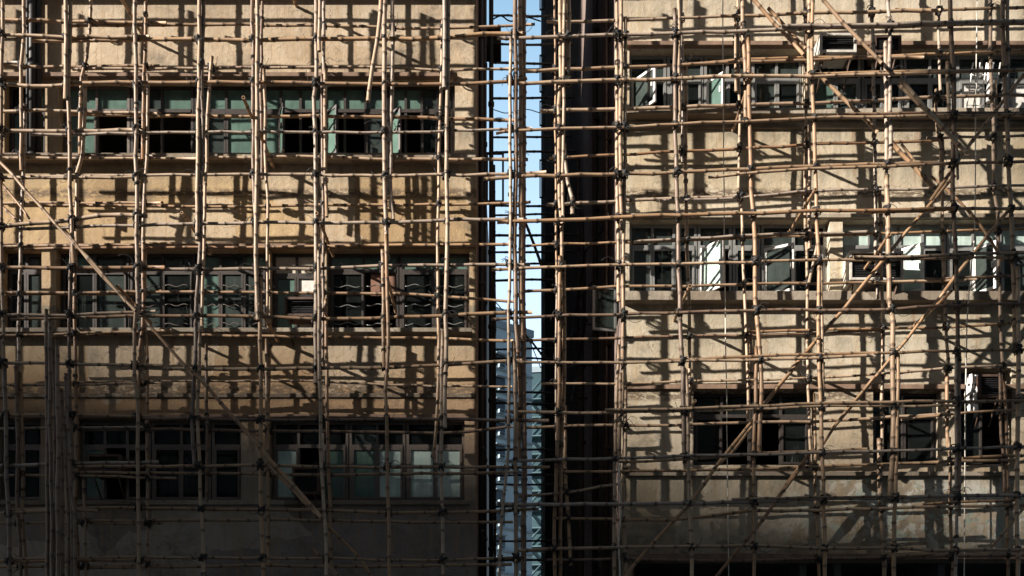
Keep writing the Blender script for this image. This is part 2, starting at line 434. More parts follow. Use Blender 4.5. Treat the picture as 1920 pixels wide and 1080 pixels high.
# pillars, drain pipes at the left edge and the alley corner
def vpipe(bld,u,y,v0,v1,r,nm='drain_pipe',m='pipe'):
    b=MB(); b.tube([P(u,v0,y),P(u,v1,y)],r,10)
    z=Z(v1,y)
    while z<Z(v0,y):
        p=P(u,0,y); b.tube([(p.x,y,z),(p.x,y,z+.07)],r*1.35,10); z+=1.55
    return b.build(nm,M[m],bld)
vpipe(left,61,-.16,-200,296,.06); vpipe(left,73,-.12,-200,296,.05); vpipe(left,52,-.1,-200,296,.03)
vpipe(left,921,3.2,-600,1310,.05); vpipe(left,902,1.2,-600,1310,.055); vpipe(left,909,2.0,-600,1310,.04)
# open casement on the alley side, dark against the sky
sw=MB(); bars(sw,-.43,.0,0,1.2,-.02,.02,.05); Mx=Matrix.Translation((-.19,6.0,Z(380,6.0)))
sw.v=[tuple(Mx@Vector(p)) for p in sw.v]; sw.build('casement',M['frame_dark'],left)

# ---- right building
RX0,RX1=X(1167),11.6
right=tag(empty('apartment_building',(6.5,0,0)),'old cream plaster apartment block with white framed windows and peeling base, right of the gap','apartment building')
holesR=[H(1180,1510,92,216),H(1522,2150,92,216),H(1180,1556,412,554),H(1580,2150,412,554),
        H(1300,1526,732,872),H(1637,1764,732,872),H(1800,1897,690,872),H(1960,2150,732,872),H(1185,2150,1052,1330)]
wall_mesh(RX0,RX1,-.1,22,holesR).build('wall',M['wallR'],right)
b=MB()
b.box(RX1-.24,RX1,.243,19,-.1,22); b.box(RX0+.24,RX1-.24,18.76,19,-.1,22)
# alley side wall with one window opening (y 0.55..1.25)
zz0,zz1=Z(612,.9),Z(520,.9)
b.box(RX0+.003,RX0+.24,.243,.5,-.1,22); b.box(RX0+.003,RX0+.24,1.3,18.76,-.1,22)
b.box(RX0+.003,RX0+.24,.5,1.3,-.1,zz0); b.box(RX0+.003,RX0+.24,.5,1.3,zz1,22)
b.build('side_wall',M['sidewall'],right)
b=MB(); b.box(RX0+.24,RX1-.24,.243,18.76,21.7,21.95); b.build('roof',M['concrete'],right)
for v in (1040,712,395,78,-240):
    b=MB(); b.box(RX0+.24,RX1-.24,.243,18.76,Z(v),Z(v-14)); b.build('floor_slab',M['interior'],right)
b=MB(); b.box(RX0+.24,RX1-.24,3.4,3.5,-.05,21.6)
for u in (1516,1582,1780): b.box(X(u)-.06,X(u)+.06,.3,3.4,-.05,21.6)
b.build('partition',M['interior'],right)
ledge(right,1168,2200,83,91,.09,'ledge_brown_shade'); ledge(right,1168,2200,217,228,.22); ledge(right,1168,2200,236,243,.05)
ledge(right,1168,2200,403,411,.06); ledge(right,1168,2200,555,572,.2); ledge(right,1168,2200,722,731,.05,'ledge_brown_shade')
ledge(right,1168,2200,886,894,.07); ledge(right,1168,2200,1040,1051,.12,'ledge_brown_shade')
window(right,1182,1252,93,215,1,139,fa,'k','o',{0:(1,50,'k')})
window(right,1254,1322,93,215,1,139,fa,'k','d')
window(right,1324,1412,93,215,2,139,fa,'kk','od',{0:(1,48,'g')})
window(right,1414,1508,93,215,2,139,fa,'kk','kd')
window(right,1524,1620,93,215,2,139,fa,'dd','gk')
window(right,1622,1700,93,215,2,139,fa,'dk','kd')
window(right,1702,1800,93,215,2,139,fa,'kk','dd')
window(right,1802,1896,93,215,2,139,fa,'kk','cd')
window(right,1898,2000,93,215,2,139,fa,'kk','cd')
window(right,1182,1310,413,553,3,455,fa,'kkk','kdd')
window(right,1312,1376,413,553,1,455,fa,'k','o',{0:(1,50,'p')})
window(right,1378,1430,413,553,1,455,fa,'k','d')
window(right,1432,1554,413,553,2,455,fa,'kd','kd',{0:(1,25,'k')})
window(right,1582,1690,413,553,2,455,fa,'pp','pd')
window(right,1692,1782,413,553,2,455,fa,'pp','od',{0:(1,38,'p')})
window(right,1784,1880,413,553,2,455,fa,'pp','dd',{1:(1,50,'k')})
window(right,1882,1990,413,553,2,455,fa,'pp','kk')
window(right,1302,1412,733,871,2,775,fd,'dd','do')
window(right,1414,1524,733,871,2,775,fd,'dd','od')
window(right,1639,1762,733,871,2,775,fd,'kd','dd')
window(right,1802,1895,733,871,2,0,fd,'d','do')
wins=[o for o in bpy.data.objects if o.name.startswith('window') and o.parent==right]
for (wi,u0,u1,v0,v1,m) in ((1,1258,1300,100,214,'curtain_dim'),(3,1418,1452,100,214,'curtain_dim'),(5,1664,1696,100,214,'curtain_dim'),(6,1770,1798,100,214,'curtain'),
        (9,1246,1282,418,552,'curtain_dim'),(11,1384,1404,418,552,'curtain'),(13,1586,1620,418,470,'curtain'),(16,1890,1960,418,552,'curtain_dim'),(19,1645,1672,740,870,'curtain_dim')):
    curtain(wins[wi],u0,u1,v0,v1,m)
winl=[o for o in bpy.data.objects if o.name.startswith('window') and o.parent==left]
for (wi,u0,u1,v0,v1,m) in ((0,46,80,200,295,'curtain_dim'),(3,424,474,200,295,'curtain_dim'),(6,806,828,200,295,'curtain_dim'),(8,112,150,500,620,'curtain_dim'),(10,440,470,500,620,'curtain_dim'),(14,8,40,830,936,'curtain_dim'),(16,284,320,830,936,'curtain_dim')):
    curtain(winl[wi],u0,u1,v0,v1,m)
# alley side window with its open sash
b=MB()
for (a,c) in ((.5,.55),(1.25,1.3)): b.box(RX0+.08,RX0+.14,a,c,zz0,zz1)
b.box(RX0+.08,RX0+.14,.55,1.25,zz0,zz0+.05); b.box(RX0+.08,RX0+.14,.55,1.25,zz1-.05,zz1)
sw_=b.build('window',M['frame_alu'],right)
casement(sw_,Vector((RX0+.03,1.24,zz0+.04)),.47,zz1-zz0-.08,R(12),-1,M['frame_alu'],M['g_grey'])
# iron awning frame against the dim side wall
b=MB()
for yy in (3.0,5.2,7.4):
    b.tube([(RX0-.02,yy,9.9),(RX0-.42,yy,9.9),(RX0-.42,yy,11.4),(RX0-.02,yy,11.9)],.022,5)
b.tube([(RX0-.42,2.9,9.9),(RX0-.42,7.5,9.9)],.022,5); b.tube([(RX0-.42,2.9,11.4),(RX0-.42,7.5,11.4)],.022,5)
b.build('window_cage',M['pipe'],right)

for (yy,r,zt) in ((1.9,.05,22),(4.4,.06,22),(8.2,.05,15)):
    b=MB(); b.tube([(RX0-.09,yy,0),(RX0-.09,yy,zt)],r,8)
    for z in range(1,int(zt),2): b.box(RX0-.12,RX0+.002,yy-.08,yy+.08,z,z+.05)
    b.build('drain_pipe',M['rust'],right)
# ---- building behind, deep in the alley
BX0=X(1014.5,25)
back=tag(empty('apartment_building',(BX0+3,20,0)),'dark shaded block deep in the gap with open window frames jutting out','apartment building')
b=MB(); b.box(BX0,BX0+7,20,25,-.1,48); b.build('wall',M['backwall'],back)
for (v0,v1) in ((104,174),(190,237),(-60,20),(300,372)):
    b=MB(); bars(b,BX0-.2,BX0-.004,Z(v1,20.6),Z(v0,20.6),20.55,20.6,.045); b.build('casement',M['frame_dark'],back)

# ---- far towers at the end of the gap
def tower(name,px,py,ang,w,dp,h,m,label,stairs):
    t=tag(empty(name,(px,py,0)),label,'tower block')
    Mx=Matrix.Translation((px,py,0))@Matrix.Rotation(ang,4,'Z')
    def fin(b,nm,mt):
        b.v=[tuple(Mx@Vector(p)) for p in b.v]; return b.build(nm,mt,t)
    b=MB(); b.box(0,w,0,dp,0,h); b.box(w*.3,w*.6,2,dp-2,h,h+3.2); fin(b,'wall',M[m])
    b=MB(); b.box(-.2,w+.2,-.2,dp+.2,h-.5,h+.4); fin(b,'parapet',M['tower_trim'])
    k=0
    for fl in range(int(h/2.9)-1):
        z=1.2+fl*2.9
        if z<CZ+16: continue
        b=MB(); b.box(-.06,w+.06,-.25,-.003,z-.55,z-.3); fin(b,'floor_band',M['stair_trim'] if stairs else M['tower_trim'])
        for c in range(int(w/3.2)):
            x=(3.7 if stairs else .6)+c*3.2
            if x>w-1.6: break
            g=MB(); g.box(x,x+1.5,-.03,.1,z,z+1.5,0); g.box(x-.1,x+1.6,-.5,-.03,z+1.5,z+1.62,1)
            if k<95: wv=fin(g,'window',[M['tower_win'],M['tower_trim']]); k+=1
            g2=MB(); g2.box(x+.3,x+1.1,-.55,-.031,z-.26,z+.2,0); g2.box(x+.35,x+1.05,-.57,-.551,z-.2,z+.14,1)
            if k<95: fin(g2,'condenser',[M['tower_trim'],M['tower_win']])
        if stairs:
            s=MB(); xa,xb=(.15,2.7) if fl%2 else (2.7,.15)
            for yy in (-1.0,-.5):
                s.tube([(xa,yy,z+2.5),(xb,yy,z-.2)],.11,4)
            s.box(min(xa,xb),max(xa,xb),-1.1,-.26,z-.5,z-.32)
            fin(s,'stair_flight',M['stair_trim'])
    return t

tower('tower_block',-2.62,103.5,R(35),6.4,14,53,'tower_blue','pale blue far tower with window condensers, left side of the narrow gap',False)
tower('tower_block',2.05,133,R(-8),9,14,58,'tower_teal','teal far tower with white zigzag stairs, right side of the narrow gap',True)

# ---- the estate across the street whose shadow lies over the lower storeys
def street_tower(px0,px1,py,dp,steps,label):
    t=tag(empty('tower_block',((px0+px1)/2,py,0)),label,'tower block')
    b=MB(); n=len(steps)
    for i,h in enumerate(steps):
        a=px0+(px1-px0)*i/n; c=px0+(px1-px0)*(i+1)/n
        b.box(a,c,py-dp+i*.02,py-i*.02,-.1,h)
    b.build('wall',M['concrete'],t)
    for j in range(24):
        z=4+j*3.6
        if z>min(steps)-4: break
        b=MB()
        x=px0+1
        while x<px1-2.5: b.box(x,x+1.6,py+.004,py+.06,z,z+1.7); x+=3.2
        b.build('window_row',M['tower_win'],t)
    return t
Lx,Ly,Lz=1.9,1.0,-.84          # sunlight travels this way
def shade_h(x,T):
    """roof height at distance T whose shadow meets the facade along the photo's shade line"""
    xf=x+Lx*T; u=960+xf*107.03
    pts=SHADE
    for (a,va),(c,vc) in zip(pts,pts[1:]):
        if u<=c or c==pts[-1][0]:
            k=(u-a)/(c-a); v=va+(vc-va)*k; break
    return Z(v)+.84*T
SHADE=[(-3000,560),(0,590),(300,675),(860,770),(1200,820),(1500,872),(1900,930),(4000,980)]
T=125
steps=[]
x0_,x1_=-266.0,-212.0; nst=25
for i in range(nst):
    xm=x0_+(x1_-x0_)*(i+.5)/nst; steps.append(shade_h(xm,T))
street_tower(x0_,x1_,-T,16,steps,'tall concrete estate block across the street, behind the viewer, shading the lower storeys')

street_tower(-41.2,-8,-26.5,18,[92,92,95,92],'added wide grey tower block across the street behind the viewer, cutting skylight on the left')  # unseen, added to cut skylight; its left edge shades the right-hand outer canes
street_tower(-7,22,-26.5,18,[104,104,108,104],'added taller grey tower block across the street behind the viewer, cutting skylight')  # unseen, added and made tall to cut skylight on the facades
street_tower(23,95,-26.5,18,[88,88,92,88],'added grey tower block across the street behind the viewer, cutting skylight on the right')  # unseen, added to close off skylight from the right
street_tower(-135,-76,-26.5,5,[70,70,68,70],'added long slim grey tower block far left behind the viewer, cutting low skylight')  # thin unseen slab added to fill low sky without blocking the sun
t=tag(empty('apartment_building',(-9,20,0)),'unseen plain rear block added behind the ochre apartment block to keep sun out of the gap','apartment building')
b=MB(); b.box(-17,-1.75,8.5,60,-.1,38); b.build('wall',M['backwall'],t)  # hidden block added to keep sun out of the gap
b=MB(); b.box(-17.1,-1.9,8.4,60.1,38.003,38.6); b.build('parapet',M['concrete'],t)

# ------------------------------------------------------------------ bamboo scaffolds
def cr(pts,t):
    """Catmull-Rom through pts, t in 0..len-1"""
    i=min(int(t),len(pts)-2); f=t-i
    p1,p2=pts[i],pts[i+1]; p0=pts[i-1] if i else p1*2-p2; p3=pts[i+2] if i+2<len(pts) else p2*2-p1
    return .5*((2*p1)+(p2-p0)*f+(2*p0-5*p1+4*p2-p3)*f*f+(3*p1-p0-3*p2+p3)*f**3)
def bamboo(name,wp,r,parent,mat,rng,taper=.12):
    """one bamboo cane along world points: swollen dark joints, crooked internodes, hollow ends"""
    pts=[Vector(p) for p in wp]
    dens=[pts[0]]
    for i in range(len(pts)-1):
        n=max(1,int((pts[i+1]-pts[i]).length/.04))
        for k in range(1,n+1): dens.append(cr(pts,i+k/n))
    L=[0]
    for a,c in zip(dens,dens[1:]): L.append(L[-1]+(c-a).length)
    tot=L[-1]
    def at(d):
        lo,hi=0,len(L)-1
        d=max(0,min(tot,d))
        while hi-lo>1:
            m=(lo+hi)//2
            if L[m]<=d: lo=m
            else: hi=m
        k=(d-L[lo])/max(1e-9,L[hi]-L[lo]); return dens[lo].lerp(dens[hi],k)
    st=[]; d=0; tone=rng.random()
    nd=rng.uniform(.08,.34); flip=rng.random()<.5
    nodes=[]
    while nd<tot-.05: nodes.append(nd); nd+=rng.uniform(.3,.46)
    tn=rng.uniform(.35,.9)
    st.append((0,1.0,0,tn))
    offs=[(0,Vector((0,0,0)))]
    for q in nodes:
        st+= [(q-.03,1.0,0,tn),(q-.014,1.12,.8,tn)]
        tn=max(0,min(1,tn+rng.uniform(-.22,.22)))
        st+= [(q+.004,1.2,1,tn),(q+.022,1.02,.35,tn),(q+.05,.97,0,tn)]
        offs.append((q,Vector((rng.uniform(-1,1),rng.uniform(-1,1),rng.uniform(-1,1)))*.009))
    st.append((tot,1.0,0,tn)); offs.append((tot,Vector((0,0,0))))
    st.sort(key=lambda a:a[0])
    def off(d):
        for (a,va),(c,vc) in zip(offs,offs[1:]):
            if d<=c: return va.lerp(vc,(d-a)/max(1e-6,c-a))
        return offs[-1][1]
    ln=[]; rs=[]; na=[]; ta=[]
    for (q,k,nn,tt) in st:
        q=max(0,min(tot,q)); ln.append(at(q)+off(q)); f=q/max(tot,.01)
        tp=1+taper*(f-.5)*(1 if flip else -1)
        rs.append(r*k*tp); na.append(nn); ta.append(tt)
    # hollow ends, the hole painted dark through the joint attribute
    n=8
    def endring(p,q,rr):
        dirv=(p-q).normalized(); return p-dirv*.05, rr*.6
    a1,r1=endring(ln[0],ln[1],rs[0]); a2,r2=endring(ln[-1],ln[-2],rs[-1])
    b=MB(); b.tube(ln,r,n,rs=rs,cap=False)
    at_node=[]; at_tone=[]
    for i in range(len(ln)): at_node+=[na[i]]*n; at_tone+=[ta[i]]*n
    m=len(ln)
    for (e0,rr,ring,rev) in ((ln[0],r1,0,True),(ln[-1],r2,m-1,False)):
        base=ring*n; c=Vector((0,0,0))
        for k in range(n): c+=Vector(b.v[base+k])
        c/=n
        ins=(ln[1]-ln[0]).normalized()*.03 if ring==0 else (ln[-2]-ln[-1]).normalized()*.03
        inner=[]
        for k in range(n):
            v=Vector(b.v[base+k]); inner.append(c+(v-c)*.62)
        s0=len(b.v)
        b.v+= [tuple(v) for v in inner]+[tuple(v+ins) for v in inner]
        at_node+=[.2]*n+[1.0]*n; at_tone+=[1.0]*n+[0.0]*n
        for k in range(n):
            k2=(k+1)%n
            f1=(base+k,base+k2,s0+k2,s0+k); f2=(s0+k,s0+k2,s0+n+k2,s0+n+k)
            for f in (f1,f2):
                b.f.append(list(f[::-1] if rev is False else f)); b.m.append(0); b.sm.append(False)
        b.f.append([s0+n+k for k in range(n)]); b.m.append(0); b.sm.append(False)
    b.at={'node_hole':at_node,'tone':at_tone}
    o=b.build(name,mat,parent,origin=dens[len(dens)//2])
    return o

# traced canes: (layer, radius px, [(u,v)...]); layer o = outer curtain, i = inner curtain
def U(s):
    out=[]
    for l in s.strip().splitlines():
        l=l.strip()
        if not l: continue
        h,rest=l.split(':'); h=h.split()
        pts=[tuple(float(q) for q in p.split(',')) for p in rest.split()]
        out.append((h[0],float(h[1]) if len(h)>1 else None,pts))
    return out
UP_L=U('''
o: 5,0 3,160 1,300 2,500 5,600 8,735
o: 9,690 12,870 16,965 18,1080
i: 45,0 46,60 43,100 38,130 40,200 40,320
i: 46,195 45,290 41,400 38,500 35,600 36,660 33,735
i: 31,680 31,730 33,820 33,953 38,1080
i: 38,700 42,820 43,1000 48,1080
o 4.6: 124,0 124,157 122,186
o 4.2: 132,0 130,100 129,160 130,300 132,360 135,410 138,498
o: 134,455 131,560 130,650 131,720 134,850 137,900
o: 125,900 129,1000 133,1080
i: 170,0 168,65 163,110 152,165 150,290
i: 161,140 155,290 146,300 145,360 143,455
i: 141,470 141,525 140,690 142,720 145,870 140,966 146,1080
i 2.8: 157,900 160,1080
o 4.4: 252,0 255,100 256,170 255,250 255,300 257,360 257,430 258,500 258,600
o: 255,570 252,645 253,720 258,720 259,820 259,950 261,1080
i: 273,0 273,130 270,140 268,300
i: 278,140 276,290 272,340 270,400 269,455
i: 268,440 268,590 263,650 260,730
i: 273,470 270,590 275,660 275,870
i 2.8: 277,850 277,1000 277,1080
o 4.4: 373,0 373,160 372,245 371,320 370,450
o 3.6: 381,0 380,90 378,165 381,250 378,330 377,360 376,440 372,510 368,595 366,690 363,720 360,790 365,873
o 3.6: 375,620 373,720 371,760 373,850 377,960 382,1080
i: 398,107 393,160 388,235 388,300 385,360 383,460 380,520 378,612
i: 387,645 387,727 388,800 388,940
o: 473,0 475,100 475,300 477,360 480,480 481,600
o 3.6: 482,0 483,150 481,360 480,500 484,600
o: 488,520 488,690 490,720 488,877 492,1043 493,1080
i: 492,0 490,100 487,160 490,213 492,335
i: 495,130 497,200 498,300 501,360 502,400 501,590
i: 500,635 500,720 500,800
i: 507,640 504,720 503,900 503,1060
o 4.2: 593,0 593,150 590,165 591,250 592,360 593,505 592,590 592,720
o 3.4: 600,0 599,97
o: 598,470 599,693 600,720 601,813 604,887 607,953 612,1080
i: 607,0 608,140
i: 604,140 604,300 606,360 606,520 606,690
i: 610,130 610,300 612,360 613,407
i: 611,560 613,720 616,853 619,953 620,1060
o 4.2: 721,0 720,240 722,360 724,420 725,480
o: 717,468 719,593 720,690
o: 725,440 727,593 727,690 723,720 726,820 726,880 728,953 730,1080
i 3.8: 736,0 736,133 734,200 733,360 735,385 738,412
i 3.2: 728,208 727,300 727,365
o 4.2: 834,0 835,70 833,165
o 4.4: 841,0 840,133 838,213 838,360 838,493 835,593 836,627 835,720 834,803
i: 830,40 825,213 823,300 822,360 821,527 823,640
o: 830,620 828,690 828,720 828,887 830,1020 830,1080
i: 824,620 821,720 818,800 812,858
o 3.4: 958,70 957,150 956,250 957,360 956,500 954,600 955,720 952,863 942,953 937,1080
o 4.2: 966,0 967,200 967,360 965,420 967,593 971,662
o 4: 963,640 966,720 966,867 968,1080
i 4.4: 975,0 977,200 977,360 977,560 978,640
i 3.6: 972,610 974,720 974,862
i 4.6: 982,0 982,180 981,360 981,560 982,720 983,900 981,1080
o: -112,0 -116,500 -110,1080
i: -100,0 -98,500 -102,1080
o: -228,0 -226,500 -230,1080
i: -206,0 -205,500 -208,1080
o: -345,0 -343,500 -345,1080
''')
UP_R=U('''
o: 1050,0 1051,133 1048,200 1049,360 1053,427 1053,505
o 3.6: 1058,0 1057,150 1057,233 1055,360 1056,420
o 3.6: 1066,0 1065,100 1066,160
i: 1058,270 1062,320 1066,355 1072,370 1073,402
o: 1050,480 1049,593 1048,720 1046,787 1043,887 1040,987 1040,1080
o 3.4: 1057,490 1057,720 1054,800 1051,887 1051,1080
i 3.2: 1060,760 1060,887 1065,953 1070,1060
i 2: 1040,0 1041,180 1042,360 1043,520
i 2: 1044,500 1042,700 1044,870
o 3.8: 1157,0 1157,213 1157,360 1160,480 1160,565
o 4: 1165,0 1165,160 1163,180 1164,360 1166,430
o 3.8: 1173,33 1173,157 1171,360 1169,500 1169,600
o 4: 1167,500 1169,593 1168,720 1166,780
o 3.6: 1160,647 1158,720 1153,860 1152,1080
o 3.6: 1164,700 1161,858
i: 1173,720 1173,853 1168,953 1173,1080
o: 1265,17 1266,233 1270,360 1272,427 1275,587 1280,693 1282,800 1284,868
o 3.8: 1273,0 1273,240
i: 1277,0 1280,133 1281,200 1279,305
i: 1285,117 1286,360 1290,493 1292,593 1294,707 1294,790
o: 1283,690 1288,720 1290,853 1293,953 1297,1080
i: 1383,0 1385,100 1387,233 1385,360 1390,370 1393,507 1397,587 1402,720 1402,790
i 3: 1378,33 1380,172
o 4.2: 1392,0 1397,140 1398,232
o 4.2: 1403,67 1405,200 1408,360 1410,370 1415,460 1417,573 1423,627 1427,720 1423,850
i 3.2: 1407,610 1408,715
o: 1418,650 1417,720 1414,853 1414,1080
i: 1509,0 1511,100 1512,180 1512,267 1510,360 1513,527 1515,720 1520,850
o 3.6: 1517,0 1517,142
o 4: 1524,0 1523,133 1527,233 1530,360 1535,493 1535,593 1537,720 1542,853 1545,953 1547,1080
i 3.4: 1517,235 1518,360 1518,467
o 3.6: 1540,495 1543,720 1546,775
o 2.6: 1533,455 1517,530
i: 1525,738 1528,853 1530,953 1535,1080
i: 1634,0 1637,100 1638,200 1640,300 1642,360 1643,493 1646,560
o 4: 1665,0 1668,50 1668,133 1670,240 1669,300
o 4.2: 1660,78 1662,233 1663,360 1663,370 1665,460 1668,560
o 5.2: 1663,330 1665,460 1668,560 1673,593 1674,720 1675,803 1670,930
i 3.4: 1650,350 1652,460 1655,593 1655,685 1654,853
o: 1683,660 1683,720 1680,887 1678,953 1676,1080
i 4: 1648,822 1650,920 1657,1020 1658,1080
i: 1760,0 1762,100 1763,170
i: 1755,168 1757,243 1763,260 1763,355 1767,360 1768,460 1770,510 1773,593 1778,700
i 3: 1768,258 1768,352
i: 1774,690 1775,720 1777,840
i: 1780,820 1782,870 1783,1020 1787,1080
o 4.4: 1781,0 1783,50 1787,150 1788,217 1787,360 1792,460 1795,577 1797,650
o 3.4: 1777,115 1780,220
o 3.8: 1793,640 1793,853 1794,937 1792,1080
o 3.4: 1798,655 1799,720 1799,968
o 3.2: 1793,250 1796,336
i: 1856,0 1857,100 1858,150 1862,233 1863,360 1869,365 1873,527 1877,627 1880,690
i 3: 1867,150 1868,300
i: 1875,690 1877,813 1882,853 1883,922
i: 1882,715 1888,833 1890,950 1890,1080
o 4.4: 1880,0 1883,117 1888,233 1893,360 1895,365 1900,477 1902,560 1902,645
o 3.4: 1888,0 1891,122
o 3.8: 1908,500 1909,600 1908,720 1907,953 1908,1080
o: 2016,0 2020,500 2022,1080
i: 1984,0 1988,500 1990,1080
o: 2130,0 2132,500 2134,1080
i: 2094,0 2096,500 2100,1080
''')
LE_L=U('''
o 4: -150,66 0,65 130,70 281,69
o: 60,76 120,76 250,75 375,75 480,76 590,73 720,72 840,71 900,65 985,63
o 4: -150,157 0,158 90,160 200,156 271,164
o: 122,157 255,154 480,155 590,156 720,158 835,157 960,151 988,146
o: -150,245 0,246 130,246 267,243
o 3: 58,252 130,252 280,249 480,248 720,248 838,246 997,240
o: -150,334 0,333 130,333 267,332
o: 58,331 130,331 255,329 480,328 720,330 838,329 960,327 1024,323
o 4.8: -60,436 0,425 60,419 130,412 190,404 276,405
o: 32,429 130,426 260,422 480,417 720,418 840,413 988,411
o: -150,503 0,502 130,503 309,501
o: 128,509 270,507 480,503 590,503 720,499 840,497 994,496
o: -150,592 0,590 130,590 292,583
o: 20,598 260,593 480,594 600,597 720,596 840,591 998,586
o: -150,680 0,681 80,682 306,685
o: 252,690 480,691 590,691 720,689 840,683 985,675
o: -150,779 0,779 130,778 283,781
o: 252,784 480,787 600,787 840,786 1029,789
o: -150,873 0,872 85,870 297,866
o: 128,875 370,874 480,873 600,874 730,876 1031,876
o: -150,966 0,963 90,957 185,958
o: 18,957 130,954 250,952 480,956 600,957 730,961 840,960 1010,955
o: -150,1055 0,1053 130,1051 282,1050
o: 24,1048 130,1046 260,1045 480,1046 600,1047 730,1050 840,1050 985,1044
o: -420,-18 200,-16 520,-14 990,-20
o: -420,-104 200,-103 520,-106 990,-108
o: -420,-190 200,-192 520,-190 990,-196
i: -150,37 10,38 130,40 312,43
i: 136,48 280,47 480,46 640,48 730,51 830,53 1003,45
i 3: -150,113 8,115 40,117
i: 6,122 130,125 299,123
i: 136,130 255,130 480,127 620,127 720,127 820,131 962,129
i: -150,208 0,209 130,209 302,213
i: 128,215 300,218 480,219 720,219 820,222 900,224 963,226
i: -150,290 0,290 130,290 296,292
i: 0,296 130,297 370,297
i: 384,297 480,296 620,294 710,299 800,298 990,300
i: -150,381 0,381 130,380 306,380
i: 80,385 270,386 480,387 600,384 720,384 860,383 995,379
i: -150,461 0,461 130,461 331,456
i: 28,468 130,466 260,464 480,464 600,462 720,460 958,458
i: -150,552 0,552 130,551 260,550 303,546
i: 8,549 130,549 270,548 480,549 700,550 820,555 965,566
i: -100,632 10,629 130,626 322,619
i: 18,631 270,628 480,630 600,632 720,633 820,635 962,639
i: -150,722 0,722 130,721 303,718
i: 98,716 480,714 600,716 800,724 960,725
i: -100,806 15,805 90,803 273,801
i: 128,807 330,805 480,808 600,809 830,811 962,800
i: -100,892 20,892 90,891 332,897
i: 150,886 480,889 640,890 820,888 962,885
i: -100,982 30,981 290,981 308,975
i: 138,977 480,975 600,976 820,980 962,979
i: -150,1063 0,1062 302,1060
i: 128,1066 480,1060 640,1062 960,1058
i: -420,-40 200,-38 520,-42 980,-40
i: -420,-123 200,-125 520,-122 980,-126
''')
LE_R=U('''
o: 932,70 965,72 1060,69 1160,65 1280,62 1440,57 1523,53 1667,50 1780,46 2080,40
o: 1465,50 1560,49 1667,47 1760,43 2080,38
o: 963,156 1060,153 1170,150 1280,147 1392,143
o: 1370,143 1440,143 1520,142 1667,138 2080,127
o 3: 1518,139 1667,134 1840,132
o: 930,250 960,245 1060,241 1170,238 1280,233 1440,226 1527,222 1667,218 1920,215 2080,214
o 3: 1570,215 1670,212 1920,212
o: 906,335 965,332 1060,330 1180,326 1280,323 1440,316 1530,311 1667,308 1760,305
o 3.2: 1327,333 1440,323 1530,317 1667,311 1920,302 2080,298
o: 932,417 965,416 1060,413 1170,407 1280,404 1410,400 1530,395 1665,393 1790,391
o: 1618,398 1700,396 1790,393 1920,390 2080,388
o: 922,505 970,503 1060,500 1170,497 1280,495 1440,490 1533,488 1653,487 1790,485 1920,483
o 3.2: 1600,482 1670,483 1790,477 2080,470
o: 922,598 970,595 1060,592 1170,589 1280,586 1440,581 1533,581 1673,579 1793,573 2080,565
o: 960,679 1060,680 1170,680 1280,677 1440,674 1535,671 1637,665
o: 1230,677 1330,672 1440,667 1535,664 1673,661 1920,655 2080,652
o: 948,772 1060,773 1160,773 1280,770 1440,766 1540,762 1673,761 1792,761
o 3.2: 1135,769 1280,767 1440,760 1543,756 1673,754 1793,752 2080,748
o: 948,865 1045,862 1155,860 1290,855 1440,852 1543,848 1680,846 1793,841 2080,832
o 3: 1160,866 1290,861 1440,849 1543,846 1625,842
o: 932,944 970,947 1045,946 1155,945 1290,944 1440,939 1543,936 1673,933 1793,930 2080,926
o 3: 1372,936 1543,932 1700,930
o: 968,1032 1045,1029 1155,1027 1290,1025 1440,1023 1543,1028 1673,1028 1793,1032 2080,1026
o: 950,-18 1280,-24 1600,-34 2080,-46
o: 950,-106 1280,-112 1600,-120 2080,-132
o: 950,-192 1280,-198 1600,-208 2080,-220
i: 1025,41 1080,41 1165,38 1260,34 1384,28
i: 1350,31 1440,28 1507,25 1667,22 1762,20
i: 1678,17 1760,18 1920,13 2080,10
i: 980,134 1060,130 1150,126 1270,121 1380,117 1505,113 1620,109 1732,107
i: 1325,117 1440,111 1620,106 1760,100 1920,95 2080,92
i 3.8: 1014,209 1060,207 1160,205 1270,202 1440,195 1533,193 1640,188 1760,183 2080,174
i: 1030,297 1090,294 1160,290 1290,284 1440,276 1540,270 1673,267 1762,263
i: 1738,258 1840,257 2080,250
i: 1025,383 1060,382 1150,378 1230,373 1440,367 1527,360
i: 1236,376 1360,372 1440,366 1527,358 1673,355 1800,352 2080,342
i: 975,462 1060,458 1160,455 1280,450 1440,444 1513,442 1640,438 1767,435 2080,424
i: 1190,453 1300,446 1440,439 1540,437 1642,435
i: 975,547 1060,543 1160,538 1280,537 1440,532 1540,531 1650,529
i: 1640,530 1700,527 1767,526 1830,524
i: 1737,523 1900,518 2080,514
i: 980,639 1060,637 1160,634 1280,630 1440,628 1540,625 1653,619
i: 1400,622 1540,619 1653,616 1790,612 2080,594
i: 1015,720 1160,719 1280,715 1440,712 1540,708 1640,702 1775,690
i: 1687,700 1807,689 2080,678
i: 985,802 1060,799 1160,798 1280,797 1440,792 1533,790 1653,783 1777,777
i: 1690,787 1803,774 1880,770 2080,766
i: 1040,884 1160,883 1290,882 1440,878 1540,875 1653,871 1765,866
i: 1653,872 1803,864 1906,862
i: 1804,860 1887,855 2080,850
i: 1037,972 1227,975 1293,972 1410,957
i: 1400,958 1520,957 1653,953 1773,950 2080,945
i: 1730,946 1810,941 1905,938
i: 1025,1050 1110,1050 1160,1048 1290,1051 1440,1050 1653,1045 2080,1038
i 3: 1680,1042 1752,1038
i: 980,-45 1280,-52 1600,-62 2080,-70
i: 980,-128 1280,-134 1600,-146 2080,-155
i 3.2: 972,931 1060,923 1162,907
''')
